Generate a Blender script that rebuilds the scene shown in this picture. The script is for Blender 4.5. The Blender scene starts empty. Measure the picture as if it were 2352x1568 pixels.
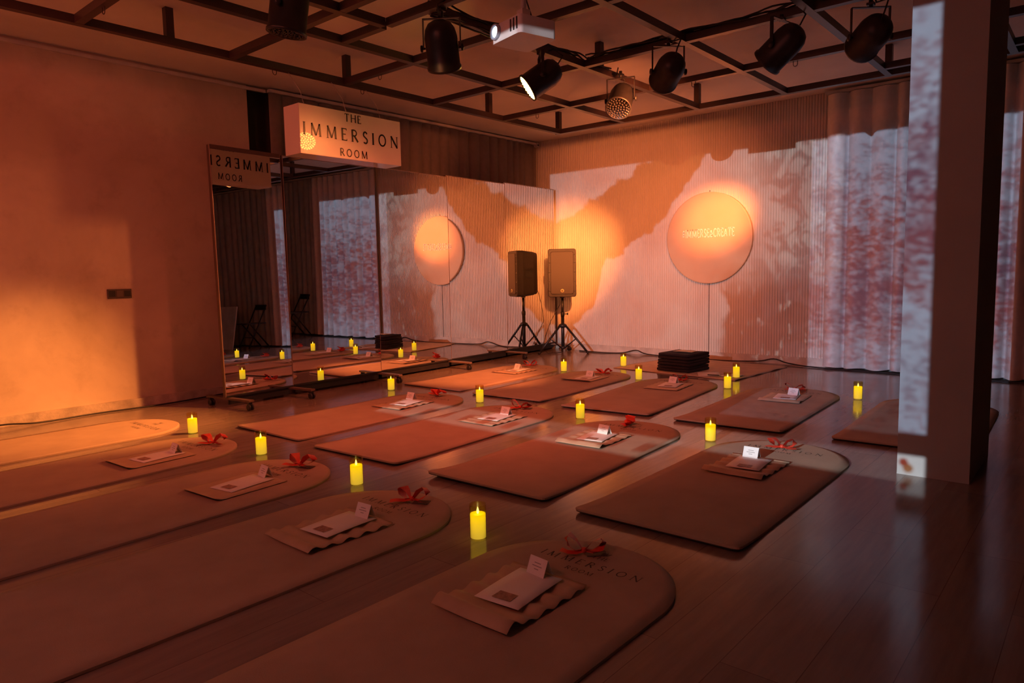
import bpy, bmesh, math, random
from mathutils import Vector, Matrix
from math import sin, cos, pi, radians, sqrt
rnd = random.Random(7)
sc = bpy.context.scene
C = sc.collection

# ------------------------------------------------------------------ camera
def look():
    yaw, pitch, roll = radians(40.719), radians(5.581), radians(-1.104)
    fw = Vector((-sin(yaw)*cos(pitch), cos(yaw)*cos(pitch), -sin(pitch)))
    rt = Vector((cos(yaw), sin(yaw), 0)); up = rt.cross(fw)
    r2 = rt*cos(roll) + up*sin(roll); u2 = -rt*sin(roll) + up*cos(roll)
    m = Matrix((r2, u2, -fw)).transposed().to_4x4()
    m.translation = Vector((0, 0, 1.05))
    return m
cd = bpy.data.cameras.new('camera'); cam = bpy.data.objects.new('camera', cd); C.objects.link(cam)
cd.sensor_fit = 'HORIZONTAL'; cd.sensor_width = 36; cd.lens = 1614.3/2352*36; cd.clip_start = .02
cam.matrix_world = look(); sc.camera = cam

# ------------------------------------------------------------------ world + exposure
w = bpy.data.worlds.new('world'); sc.world = w; w.use_nodes = True
w.node_tree.nodes['Background'].inputs[0].default_value = (0, 0, 0, 1)
vs = sc.view_settings; vs.view_transform = 'Standard'; vs.look = 'None'; vs.gamma = 1; vs.exposure = 0.0; vs.use_curve_mapping = False

cy = sc.cycles; cy.max_bounces = 6; cy.diffuse_bounces = 3; cy.glossy_bounces = 4; cy.transparent_max_bounces = 8; cy.use_adaptive_sampling = True; cy.adaptive_threshold = .06; cy.adaptive_min_samples = 16

# ------------------------------------------------------------------ small node helper
class NT:
    def __init__(s, tree):
        s.t = tree; s.n = tree.nodes; s.l = tree.links
    def new(s, typ, **kw):
        n = s.n.new(typ)
        for k, v in kw.items(): setattr(n, k, v)
        return n
    def put(s, sock, v):
        if isinstance(v, bpy.types.NodeSocket): s.l.new(v, sock)
        else: sock.default_value = v
    def m(s, op, a, b=0.0, c=None):
        n = s.new('ShaderNodeMath', operation=op); s.put(n.inputs[0], a); s.put(n.inputs[1], b)
        if c is not None: s.put(n.inputs[2], c)
        return n.outputs[0]
    def step(s, x, edge, soft):      # 0 below the edge, 1 above it
        n = s.new('ShaderNodeMapRange', interpolation_type='SMOOTHSTEP'); n.clamp = True
        s.put(n.inputs[0], x); n.inputs[1].default_value = edge-soft; n.inputs[2].default_value = edge+soft
        return n.outputs[0]
    def rng(s, x, a, b, c=0.0, d=1.0):
        n = s.new('ShaderNodeMapRange'); n.clamp = True; s.put(n.inputs[0], x)
        for i, v in enumerate((a, b, c, d)): n.inputs[i+1].default_value = v
        return n.outputs[0]
    def noise(s, vec, scale, detail=4, rough=.55, dist=0.0, out=0):
        n = s.new('ShaderNodeTexNoise'); s.put(n.inputs['Vector'], vec)
        n.inputs['Scale'].default_value = scale; n.inputs['Detail'].default_value = detail
        n.inputs['Roughness'].default_value = rough; n.inputs['Distortion'].default_value = dist
        return n.outputs[out]
    def mix(s, f, a, b):
        n = s.new('ShaderNodeMix', data_type='RGBA'); s.put(n.inputs[0], f)
        s.put(n.inputs[6], a if isinstance(a, bpy.types.NodeSocket) else (*a, 1)); s.put(n.inputs[7], b if isinstance(b, bpy.types.NodeSocket) else (*b, 1))
        return n.outputs[2]
    def xyz(s, x, y, z=0.0):
        n = s.new('ShaderNodeCombineXYZ'); s.put(n.inputs[0], x); s.put(n.inputs[1], y); s.put(n.inputs[2], z); return n.outputs[0]

# ------------------------------------------------------------------ lights: lamps hanging on the grid and added ambient wash
def spot(name, loc, aim, energy, col, size, blend=.6, rad=.07):
    l = bpy.data.lights.new(name, 'SPOT'); o = bpy.data.objects.new(name, l); C.objects.link(o)
    l.energy = energy; l.color = col; l.spot_size = radians(size); l.spot_blend = blend; l.shadow_soft_size = rad
    o.location = loc; d = Vector(aim)-Vector(loc); o.rotation_euler = d.to_track_quat('-Z', 'Y').to_euler()
    return o
AMBER = (1.0, .225, .06); ORANGE = (1.0, .18, .05); RED = (1.0, .13, .07)
PAR = {   # pivot of each can, what it aims at
 'p1': ((-3.05, 2.97, 2.36), (-3.9, 4.2, 0.0)),
 'p2': ((-3.135, 4.01, 2.40), (-5.70, 1.50, 0.0)),
 'p3': ((-3.02, 4.87, 2.38), (-2.3, 2.6, 0.0)),
 'p4': ((-2.37, 4.425, 2.38), (-5.66, 7.6, 1.22)),
 'p5': ((-1.646, 4.514, 2.40), (-5.15, 5.15, 0.0)),
 'p6': ((-1.17, 4.63, 2.386), (-3.5, 7.7, 1.62)),
 'p0': ((-3.26, 2.10, 2.40), (-3.6, 1.9, 0.0))}
def front(k, d=.15):
    p, a = Vector(PAR[k][0]), Vector(PAR[k][1]); return p + (a-p).normalized()*d
# each can throws a tight core and a wide spill
spot('par_core_wall', front('p2'), PAR['p2'][1], 1600, (1, .30, .06), 34, 1.0)
spot('par_spill_wall', front('p2'), PAR['p2'][1], 120, AMBER, 80, 1.0)
spot('par_core_corner', front('p4'), PAR['p4'][1], 2300, (1, .27, .06), 23, 1.0)
spot('par_spill_corner', front('p4'), PAR['p4'][1], 340, AMBER, 84, 1.0)
spot('par_core_mat', front('p5'), PAR['p5'][1], 1500, AMBER, 25, 1.0)
spot('par_core_disc', front('p6'), PAR['p6'][1], 2400, (1, .25, .06), 14, 1.0)
spot('par_spill_disc', front('p6'), PAR['p6'][1], 120, AMBER, 34, 1.0)
# two unseen red lamps added behind the camera for ambient, then one can's wash
spot('added_wash_a', (-1.6, -1.2, 2.45), (-4.0, 4.2, .4), 88, RED, 120, 1.0, .12)
spot('added_wash_b', (-3.9, -0.6, 2.45), (-5.6, 3.0, 1.2), 105, RED, 120, 1.0, .12)
spot('par_wash_c', front('p1'), PAR['p1'][1], 130, RED, 140, 1.0, .08)

# the projector under the grid throws its picture on the wall behind the camera
spot('projector_beam_front_wall', (-2.36, 2.72, 2.27), (-2.4, -5.2, 1.2), 700, (.75, .86, 1.0), 50, .1, .015)

# two video projectors at the back of the room: picture given in metres on the ribbed wall
def projector_light(name, q, energy, paint, cone=70):
    l = bpy.data.lights.new(name, 'SPOT'); o = bpy.data.objects.new(name, l); C.objects.link(o)
    l.energy = energy; l.spot_size = radians(cone); l.spot_blend = 0; l.shadow_soft_size = .012
    o.location = q; o.rotation_euler = (pi/2, 0, 0)
    l.use_nodes = True; t = NT(l.node_tree); t.n.clear()
    tc = t.new('ShaderNodeTexCoord'); sp = t.new('ShaderNodeSeparateXYZ'); t.l.new(tc.outputs['Normal'], sp.inputs[0])
    D = 7.7-q[1]
    u = t.m('MULTIPLY', t.m('DIVIDE', sp.outputs[0], sp.outputs[2]), -D)
    v = t.m('MULTIPLY', t.m('DIVIDE', sp.outputs[1], sp.outputs[2]), -D)
    X = t.m('ADD', u, q[0]); Z = t.m('ADD', v, q[2])
    col = paint(t, X, Z)
    em = t.new('ShaderNodeEmission'); t.l.new(col, em.inputs[0]); em.inputs[1].default_value = 1.0
    out = t.new('ShaderNodeOutputLight'); t.l.new(em.outputs[0], out.inputs[0])
    return o
def band(t, x, a, b, soft):
    return t.m('MULTIPLY', t.step(x, a, soft), t.m('SUBTRACT', 1.0, t.step(x, b, soft)))
def paint_left(t, X, Z):
    P = t.xyz(X, Z)
    wob = t.m('MULTIPLY', t.m('SUBTRACT', t.noise(P, 2.6, 5), .5), .55)
    Zw = t.m('ADD', Z, wob)
    l1 = t.m('SUBTRACT', Zw, t.m('MULTIPLY_ADD', X, .48, 4.46))              # under the top-left flare
    l2a = t.m('ADD', t.m('SUBTRACT', Zw, t.m('MULTIPLY_ADD', X, .38, 3.12)), t.m('MULTIPLY', t.m('SUBTRACT', 1.0, t.step(X, -5.12, .12)), .62)); l2b = t.m('SUBTRACT', Zw, t.m('MULTIPLY_ADD', X, 1.24, 6.86))
    l2 = t.m('MINIMUM', l2a, l2b)
    blob = t.m('MULTIPLY', t.m('SUBTRACT', 1.0, t.step(l1, 0, .03)), t.step(l2, 0, .02))
    cl = t.noise(P, 1.5, 4, .6, .6)
    white = t.mix(t.rng(cl, .35, .65), (.80, .66, .70), (1.0, .97, 1.0))
    low = t.m('MULTIPLY', t.step(t.m('ADD', X, t.m('MULTIPLY', wob, .9)), -3.42, .06), t.m('SUBTRACT', 1.0, t.step(t.m('ADD', Z, wob), .95, .22)))
    fleck = t.step(t.noise(t.xyz(t.m('MULTIPLY', X, 2.2), Z), 5.5, 3, .7, .4), .63, .03)
    dim = t.mix(fleck, (.30, .15, .14), (.95, .8, .78))
    veins = t.m('MULTIPLY', t.step(t.noise(P, 4.2, 4, .65, 1.4), .50, .05), t.step(X, -3.05, .35))
    col = t.mix(low, white, dim)
    col = t.mix(t.m('MULTIPLY', veins, .7), col, (.42, .25, .27))
    col = t.mix(blob, col, (.30, .12, .035))
    flo = t.m('SUBTRACT', 1.0, t.step(Z, -.02, .05))                          # what falls on the floor
    col = t.mix(flo, col, t.mix(t.rng(cl, .4, .6), (.12, .07, .07), (.34, .16, .15)))
    main = t.step(Z, -.86, .015)
    bar = t.m('MULTIPLY', band(t, Z, -1.22, -1.02, .006), 1.0)
    ic = t.m('MULTIPLY', t.step(t.m('FRACT', t.m('MULTIPLY', X, 3.1)), .62, .02), band(t, Z, -1.17, -1.08, .008))
    barc = t.mix(t.m('MULTIPLY', ic, .8), (1.5, 1.45, 1.35), (.35, .08, .05))
    col = t.mix(main, t.mix(bar, (0, 0, 0), barc), col)
    frame = t.m('MULTIPLY', band(t, X, -5.9, -2.13, .01), t.m('SUBTRACT', 1.0, t.step(Z, 2.362, .006)))
    return t.mix(frame, (0, 0, 0), col)
def paint_right(t, X, Z):
    P = t.xyz(X, Z); S = t.xyz(t.m('MULTIPLY', X, .55), Z)
    n1 = t.m('MULTIPLY_ADD', t.noise(S, 7.0, 5, .6, .3), .45, t.m('MULTIPLY', t.noise(S, 24.0, 4, .7, .4), .55)); n2 = t.noise(P, 1.3, 4)
    cal = t.step(Z, 1.95, .5)
    k = t.m('ADD', t.rng(n1, .42, .58), t.m('MULTIPLY', cal, .55)); k = t.m('SUBTRACT', k, t.m('MULTIPLY', band(t, Z, .45, 1.35, .35), .34))
    k = t.m('ADD', k, t.m('MULTIPLY', t.m('SUBTRACT', 1.0, t.step(Z, .25, .35)), .35))
    deep = t.mix(t.rng(n2, .4, .6), (.15, .10, .20), (.30, .09, .13))
    col = t.mix(t.m('MINIMUM', k, 1.0), deep, (.52, .70, .98))
    gap = band(t, Z, -.86, -.69, .006)
    bar = t.m('SUBTRACT', 1.0, t.step(Z, -.86, .006))
    dot = t.m('SUBTRACT', 1.0, t.step(t.m('SQRT', t.m('ADD', t.m('POWER', t.m('SUBTRACT', X, -.592), 2.0), t.m('POWER', t.m('SUBTRACT', Z, -.915), 2.0))), .03, .004))
    dome = t.m('SUBTRACT', 1.0, t.step(t.m('SQRT', t.m('ADD', t.m('POWER', t.m('SUBTRACT', X, -.562), 2.0), t.m('POWER', t.m('SUBTRACT', Z, -.957), 2.0))), .034, .004))
    barc = t.mix(dome, (1.15, 1.3, 1.42), (.60, .26, .09)); barc = t.mix(dot, barc, (.55, .07, .03))
    col = t.mix(gap, col, (0, 0, 0)); col = t.mix(bar, col, barc)
    frame = t.m('MULTIPLY', band(t, X, -2.47, -.452, .006), band(t, Z, -1.065, 2.345, .006))
    return t.mix(frame, (0, 0, 0), col)
projector_light('projector_beam_ribbed_wall', (-1.6, -4.0, 2.1), 1550, paint_left)
projector_light('projector_beam_curtain', (-1.15, -4.0, 2.1), 1800, paint_right)

# ------------------------------------------------------------------ materials
MATS = {}
def mat(name, col, rough=.6, metal=0.0, var=.12, scale=8, bump=0.0, bscale=60, spec=.5, coords='Object', coat=0.0, stretch=None):
    if name in MATS: return MATS[name]
    m = bpy.data.materials.new(name); MATS[name] = m; m.use_nodes = True
    t = NT(m.node_tree); b = t.n['Principled BSDF']
    b.inputs['Roughness'].default_value = rough; b.inputs['Metallic'].default_value = metal; b.inputs['Specular IOR Level'].default_value = spec
    b.inputs['Coat Weight'].default_value = coat; b.inputs['Coat Roughness'].default_value = .04
    tc = t.new('ShaderNodeTexCoord'); vec = tc.outputs[coords]
    if stretch:
        mp = t.new('ShaderNodeMapping'); t.l.new(vec, mp.inputs[0]); mp.inputs['Scale'].default_value = stretch; vec = mp.outputs[0]
    n = t.noise(vec, scale, 5)
    c0 = tuple(max(0, c*(1-var)) for c in col); c1 = tuple(min(1, c*(1+var)) for c in col)
    t.l.new(t.mix(t.rng(n, .3, .7), c0, c1), b.inputs['Base Color'])
    if bump:
        bp = t.new('ShaderNodeBump'); bp.inputs['Strength'].default_value = bump; bp.inputs['Distance'].default_value = .01
        t.l.new(t.noise(vec, bscale, 4), bp.inputs['Height']); t.l.new(bp.outputs[0], b.inputs['Normal'])
    return m
def glow(name, col, strength, base=(.8, .7, .3)):
    if name in MATS: return MATS[name]
    m = mat(name, base, .5); b = m.node_tree.nodes['Principled BSDF']
    b.inputs['Emission Color'].default_value = (*col, 1); b.inputs['Emission Strength'].default_value = strength
    return m
def floor_mat():
    m = bpy.data.materials.new('laminate_floor'); m.use_nodes = True; t = NT(m.node_tree); b = t.n['Principled BSDF']
    tc = t.new('ShaderNodeTexCoord'); mp = t.new('ShaderNodeMapping'); t.l.new(tc.outputs['Object'], mp.inputs[0])
    mp.inputs['Rotation'].default_value = (0, 0, radians(90))
    br = t.new('ShaderNodeTexBrick'); t.l.new(mp.outputs[0], br.inputs[0]); br.offset = .37
    br.inputs['Scale'].default_value = 1; br.inputs['Brick Width'].default_value = 1.25; br.inputs['Row Height'].default_value = .19
    br.inputs['Mortar Size'].default_value = .0012; br.inputs['Color1'].default_value = (.27, .215, .185, 1); br.inputs['Color2'].default_value = (.225, .18, .155, 1)
    br.inputs['Mortar'].default_value = (.12, .09, .08, 1)
    st = t.new('ShaderNodeMapping'); t.l.new(tc.outputs['Object'], st.inputs[0]); st.inputs['Scale'].default_value = (14, 1.2, 1)
    g = t.noise(st.outputs[0], 2.2, 6, .65)
    mx = t.new('ShaderNodeMix', data_type='RGBA', blend_type='MULTIPLY'); mx.inputs[0].default_value = .6
    t.l.new(br.outputs[0], mx.inputs[6]); t.l.new(t.mix(t.rng(g, .3, .7), (.7, .7, .7), (1.15, 1.12, 1.1)), mx.inputs[7])
    t.l.new(mx.outputs[2], b.inputs['Base Color'])
    t.l.new(t.rng(t.noise(tc.outputs['Object'], 3, 4), .3, .7, .11, .19), b.inputs['Roughness'])
    bp = t.new('ShaderNodeBump'); bp.inputs['Strength'].default_value = .06; bp.inputs['Distance'].default_value = .004
    t.l.new(g, bp.inputs['Height']); t.l.new(bp.outputs[0], b.inputs['Normal'])
    return m
def plaster_mat():
    m = bpy.data.materials.new('stained_plaster'); m.use_nodes = True; t = NT(m.node_tree); b = t.n['Principled BSDF']
    tc = t.new('ShaderNodeTexCoord'); o = tc.outputs['Object']
    a = t.noise(o, .9, 5, .6, .3); s = t.noise(o, 5, 6, .65)
    c = t.mix(t.rng(a, .35, .62), (.47, .38, .30), (.64, .54, .43)); c = t.mix(t.m('MULTIPLY', t.step(s, .62, .12), .35), c, (.35, .27, .20))
    t.l.new(c, b.inputs['Base Color']); b.inputs['Roughness'].default_value = .75
    bp = t.new('ShaderNodeBump'); bp.inputs['Strength'].default_value = .15; bp.inputs['Distance'].default_value = .01
    t.l.new(s, bp.inputs['Height']); t.l.new(bp.outputs[0], b.inputs['Normal'])
    return m
FLOOR = floor_mat(); PLASTER = plaster_mat()
RIB = mat('ribbed_panel_white', (.72, .66, .60), .55, var=.05, scale=2)
CEIL = mat('ceiling_concrete', (.74, .68, .62), .8, var=.08, scale=1.5, bump=.1)
BEAM = mat('beam_dark_paint', (.042, .024, .022), .38, var=.2, scale=6, spec=.6)
COLM = mat('column_paint', (.44, .42, .40), .7, var=.05, scale=3)
CONC = mat('skirting_concrete', (.42, .36, .30), .8, var=.3, scale=9, bump=.3)
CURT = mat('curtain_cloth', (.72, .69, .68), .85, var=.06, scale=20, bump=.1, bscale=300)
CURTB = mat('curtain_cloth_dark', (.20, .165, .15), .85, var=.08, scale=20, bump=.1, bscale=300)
RAIL = mat('rail_white', (.62, .58, .54), .45)
BLACK = mat('black_plastic', (.016, .015, .016), .45, var=.3)
CAN = mat('black_can_paint', (.014, .013, .014), .42, var=.3, scale=30)
STEEL = mat('steel', (.45, .42, .40), .3, 1.0)
MATTOP = mat('mat_natural_tan', (.40, .295, .215), .8, var=.10, scale=4, bump=.12, bscale=220)
MATSIDE = mat('mat_black_rubber', (.03, .025, .022), .7)
INK = mat('dark_ink', (.05, .035, .03), .7)
KRAFT = mat('kraft_paper', (.50, .36, .24), .6, var=.08, scale=12)
PAPER = mat('white_paper', (.80, .77, .74), .6, var=.03)
PRINT = mat('printed_picture', (.36, .20, .15), .6, var=.4, scale=60)
RIBBON = mat('ribbon_red', (.72, .06, .03), .5, var=.15, scale=30)
WHITEP = mat('projector_white', (.72, .71, .70), .4, var=.03)
SIGNW = mat('sign_acrylic', (.80, .74, .66), .35, var=.02, coat=.7); SIGNW.node_tree.nodes['Principled BSDF'].inputs['Coat Roughness'].default_value = .008
SIGNK = mat('sign_letter_black', (.008, .007, .007), .4)
DISC = mat('disc_board', (.70, .49, .33), .6, var=.04, scale=3)
DISCT = mat('disc_letter_white', (.95, .93, .88), .5, var=.02)
SPK = mat('speaker_shell', (.034, .026, .024), .55, var=.2, scale=60, bump=.2, bscale=400)
GRILL = mat('speaker_grille', (.052, .036, .032), .6, var=.25, scale=500)
CABLE = mat('cable_black', (.014, .012, .012), .5)
BLANK = mat('blanket_navy', (.018, .013, .02), .95, var=.3, scale=90, bump=.5, bscale=200)
RUG = mat('woven_mat', (.55, .42, .32), .85, var=.1, scale=10, bump=.15, bscale=200)
BOARD = mat('white_board', (.78, .74, .70), .5)
EDGE = mat('mirror_edge', (.40, .30, .24), .35, .6)
MIRB = mat('mirror_back', (.10, .06, .045), .6)
def mirror_glass():
    m = bpy.data.materials.new('mirror_silver'); m.use_nodes = True; t = NT(m.node_tree); b = t.n['Principled BSDF']
    tc = t.new('ShaderNodeTexCoord'); n = t.noise(tc.outputs['Object'], 2, 3)
    t.l.new(t.mix(n, (.74, .73, .72), (.80, .79, .78)), b.inputs['Base Color'])
    b.inputs['Metallic'].default_value = 1; b.inputs['Roughness'].default_value = .0
    return m
MIR = mirror_glass()
def glass_mat():
    m = bpy.data.materials.new('candle_glass'); m.use_nodes = True; t = NT(m.node_tree); t.n.clear()
    tr = t.new('ShaderNodeBsdfTransparent'); gl = t.new('ShaderNodeBsdfGlossy'); gl.inputs['Roughness'].default_value = .03
    tr.inputs[0].default_value = (.95, .87, .62, 1)  # yellow tint puts the flame's glow into the glass colour
    fr = t.new('ShaderNodeLayerWeight'); fr.inputs[0].default_value = .5; fc = t.m('MULTIPLY_ADD', t.m('POWER', fr.outputs[1], 3.0), .6, .04)
    tc = t.new('ShaderNodeTexCoord'); n = t.noise(tc.outputs['Object'], 30, 2)
    f = t.m('MULTIPLY', fc, t.rng(n, .2, .8, .8, 1.0))
    mx = t.new('ShaderNodeMixShader'); t.l.new(f, mx.inputs[0]); t.l.new(tr.outputs[0], mx.inputs[1]); t.l.new(gl.outputs[0], mx.inputs[2])
    out = t.new('ShaderNodeOutputMaterial'); t.l.new(mx.outputs[0], out.inputs[0])
    return m
CGLASS = glass_mat()
def wax_mat():
    m = bpy.data.materials.new('glowing_wax'); m.use_nodes = True; t = NT(m.node_tree); b = t.n['Principled BSDF']
    tc = t.new('ShaderNodeTexCoord'); sp = t.new('ShaderNodeSeparateXYZ'); t.l.new(tc.outputs['Object'], sp.inputs[0])
    n = t.noise(tc.outputs['Object'], 40, 2)
    h = t.m('ADD', t.rng(sp.outputs[2], .0, .10), t.m('MULTIPLY', t.m('SUBTRACT', n, .5), .1))
    t.l.new(t.mix(h, (.72, .62, .30), (.72, .58, .06)), b.inputs['Base Color'])
    t.l.new(t.mix(h, (.85, .66, .10), (1.0, .74, .0)), b.inputs['Emission Color'])
    t.l.new(t.rng(h, 0, 1, .75, 1.15), b.inputs['Emission Strength'])
    return m
WAX = wax_mat()
FLAME = glow('led_flame', (1, .85, .25), 4.0)
LEDON = glow('led_lit', (1, .55, .10), 30.0)
LEDOFF = mat('led_glass', (.03, .028, .028), .16, var=.2)
LENSG = glow('lens_lit', (.8, .92, 1.0), 5.0, (.6, .7, .8))

# ------------------------------------------------------------------ mesh builder
class MB:
    def __init__(s): s.v = []; s.f = []; s.sm = []
    def add(s, vs, fs, smooth=False):
        k = len(s.v); s.v += [Vector(v) for v in vs]; s.f += [tuple(i+k for i in f) for f in fs]; s.sm += [smooth]*len(fs); return s
    def box(s, c, d, rz=0, M=None):
        x, y, z = (q/2 for q in d)
        R = Matrix.Rotation(rz, 3, 'Z') if M is None else M
        vs = [R @ Vector((a*x, b*y, e*z)) + Vector(c) for a in (-1, 1) for b in (-1, 1) for e in (-1, 1)]
        return s.add(vs, [(0, 1, 3, 2), (4, 6, 7, 5), (0, 4, 5, 1), (2, 3, 7, 6), (0, 2, 6, 4), (1, 5, 7, 3)])
    def bar(s, a, b, wd, ht, up=(0, 0, 1)):
        a, b = Vector(a), Vector(b); y = (b-a); L = y.length; y.normalize(); x = y.cross(Vector(up)).normalized(); z = x.cross(y)
        return s.box((a+b)/2, (wd, L, ht), M=Matrix((x, y, z)).transposed())
    def tube(s, pts, r, n=8, cap=True, smooth=True):
        pts = [Vector(p) for p in pts]; rs = r if isinstance(r, (list, tuple)) else [r]*len(pts)
        k = len(s.v); ref = None; fs = []
        for i, p in enumerate(pts):
            d = (pts[min(i+1, len(pts)-1)]-pts[max(i-1, 0)]).normalized()
            if ref is None: ref = d.orthogonal().normalized()
            ref = (ref-d*ref.dot(d)).normalized(); b = d.cross(ref)
            for j in range(n):
                t = 2*pi*j/n; s.v.append(p+(ref*cos(t)+b*sin(t))*rs[i])
        for i in range(len(pts)-1):
            for j in range(n): fs.append((k+i*n+j, k+i*n+(j+1) % n, k+(i+1)*n+(j+1) % n, k+(i+1)*n+j))
        s.f += fs; s.sm += [smooth]*len(fs)
        if cap:
            s.f += [tuple(range(k+n-1, k-1, -1)), tuple(range(k+(len(pts)-1)*n, k+len(pts)*n))]; s.sm += [False, False]
        return s
    def lathe(s, prof, o=(0, 0, 0), axis=(0, 0, 1), n=24, smooth=True):   # prof: (radius, distance along the axis)
        a = Vector(axis).normalized(); x = a.orthogonal().normalized(); y = a.cross(x); o = Vector(o); k = len(s.v); m = len(prof)
        for r, h in prof:
            for j in range(n):
                t = 2*pi*j/n; s.v.append(o+a*h+(x*cos(t)+y*sin(t))*r)
        for i in range(m-1):
            for j in range(n): s.f.append((k+i*n+j, k+i*n+(j+1) % n, k+(i+1)*n+(j+1) % n, k+(i+1)*n+j)); s.sm.append(smooth)
        if prof[0][0] > 1e-6: s.f.append(tuple(range(k+n-1, k-1, -1))); s.sm.append(False)
        if prof[-1][0] > 1e-6: s.f.append(tuple(range(k+(m-1)*n, k+m*n))); s.sm.append(False)
        return s
    def grid(s, fn, nu, nv, smooth=True):
        k = len(s.v)
        for i in range(nu+1):
            for j in range(nv+1): s.v.append(Vector(fn(i/nu, j/nv)))
        for i in range(nu):
            for j in range(nv):
                a = k+i*(nv+1)+j; s.f.append((a, a+nv+1, a+nv+2, a+1)); s.sm.append(smooth)
        return s
    def slab(s, fn, nu, nv, th, smooth=True):      # a grid with thickness, top and underside and rim
        k = len(s.v); up = []
        for i in range(nu+1):
            for j in range(nv+1): up.append(Vector(fn(i/nu, j/nv)))
        s.v += up; s.v += [p-Vector((0, 0, th)) for p in up]; N = len(up)
        def id(i, j): return k+i*(nv+1)+j
        for i in range(nu):
            for j in range(nv):
                a, b, c, d = id(i, j), id(i+1, j), id(i+1, j+1), id(i, j+1)
                s.f += [(a, b, c, d), (d+N, c+N, b+N, a+N)]; s.sm += [smooth]*2
        rim = [id(i, 0) for i in range(nu+1)]+[id(nu, j) for j in range(1, nv+1)]+[id(i, nv) for i in range(nu-1, -1, -1)]+[id(0, j) for j in range(nv-1, 0, -1)]
        for q in range(len(rim)):
            a, b = rim[q], rim[(q+1) % len(rim)]; s.f.append((a, a+N, b+N, b)); s.sm.append(False)
        return s
    def xf(s, M):
        s.v = [M @ v for v in s.v]; return s
    def build(s, name, m, parent=None, loc=None, bevel=0):
        me = bpy.data.meshes.new(name); me.from_pydata([tuple(v) for v in s.v], [], s.f); me.update()
        me.polygons.foreach_set('use_smooth', s.sm); me.materials.append(m)
        if bevel:
            bm = bmesh.new(); bm.from_mesh(me); bmesh.ops.bevel(bm, geom=bm.edges[:], offset=bevel, segments=2, affect='EDGES', clamp_overlap=True); bm.to_mesh(me); bm.free()
        o = bpy.data.objects.new(name, me); C.objects.link(o)
        if parent: o.parent = parent
        if loc: o.location = loc
        return o
def tag(o, label=None, cat=None, group=None, kind=None):
    if label: o['label'] = label
    if cat: o['category'] = cat
    if group: o['group'] = group
    if kind: o['kind'] = kind
    return o
def thing(name, label, cat, loc=(0, 0, 0), rz=0, group=None):
    o = bpy.data.objects.new(name, None); C.objects.link(o); o.location = loc; o.rotation_euler = (0, 0, rz); o.empty_display_size = .05
    return tag(o, label, cat, group)
def struct(name, mb, m, label=None, cat=None, parent=None):
    o = mb.build(name, m, parent)
    if parent is None: tag(o, label, cat, kind='structure')
    return o

# ------------------------------------------------------------------ lettering drawn with strokes
def arc(cx, cy, rx, ry, a0, a1, n=14): return [(cx+rx*cos(radians(a0+(a1-a0)*i/n)), cy+ry*sin(radians(a0+(a1-a0)*i/n))) for i in range(n+1)]
TH, TN = .105, .055
def glyph(ch):
    """advance width, strokes [(points, width)] in a cell one cap high"""
    if ch == 'I': return .12, [([(.06, 0), (.06, 1)], TH)], [(.06, 0), (.06, 1)]
    if ch == 'T': return .66, [([(.33, 0), (.33, 1)], TH), ([(0, .97), (.66, .97)], TN), ([(.02, .82), (.02, 1)], .04), ([(.64, .82), (.64, 1)], .04)], [(.33, 0)]
    if ch == 'H': return .76, [([(.06, 0), (.06, 1)], TH), ([(.70, 0), (.70, 1)], TH), ([(.06, .52), (.70, .52)], TN)], [(.06, 0), (.06, 1), (.70, 0), (.70, 1)]
    if ch == 'E': return .50, [([(.06, 0), (.06, 1)], TH), ([(.0, .97), (.47, .97)], TN), ([(.06, .52), (.40, .52)], TN), ([(.0, .03), (.50, .03)], TN), ([(.47, .84), (.47, 1)], .04), ([(.50, 0), (.50, .17)], .04)], []
    if ch == 'M': return .98, [([(.10, 0), (.14, 1)], TN), ([(.12, 1), (.49, .05)], TH), ([(.49, .05), (.85, 1)], TN), ([(.84, 1), (.89, 0)], TH)], [(.10, 0), (.89, 0)]
    if ch == 'R': return .64, [([(.06, 0), (.06, 1)], TH), ([(.06, .97)]+arc(.26, .735, .22, .235, 90, -90)+[(.06, .50)], .075), ([(.26, .50), (.62, .02)], TH)], [(.06, 0), (.06, 1)]
    if ch == 'S': return .50, [([(.44, .82)]+arc(.25, .755, .19, .215, 35, 250)[1:]+arc(.25, .25, .20, .22, 70, -145), .085)], []
    if ch == 'O': return .86, [(arc(.43, .5, .36, .47, 0, 360, 30), .085)], []
    if ch == 'N': return .80, [([(.08, 0), (.08, 1)], TN), ([(.06, 1), (.72, .02)], TH), ([(.72, 0), (.72, 1)], TN)], [(.08, 0), (.08, 1), (.72, 1)]
    if ch == 'C': return .60, [(arc(.36, .5, .30, .47, 45, 315, 20), .1)], []
    if ch == 'A': return .66, [([(.04, 0), (.33, 1)], .1), ([(.33, 1), (.62, 0)], .1), ([(.14, .33), (.52, .33)], .08)], []
    if ch == '&': return .55, [([(.48, .52), (.40, .2)]+arc(.24, .22, .18, .2, -10, -220, 12)+[(.30, .52)]+arc(.22, .62, .12, .13, -10, 200, 10)+[(.24, .4), (.52, .02)], .08)], []
    if ch == '#': return .60, [([(.16, .1), (.24, .9)], .07), ([(.36, .1), (.44, .9)], .07), ([(.05, .65), (.56, .65)], .07), ([(.03, .35), (.53, .35)], .07)], []
    return .4, [], []
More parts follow.
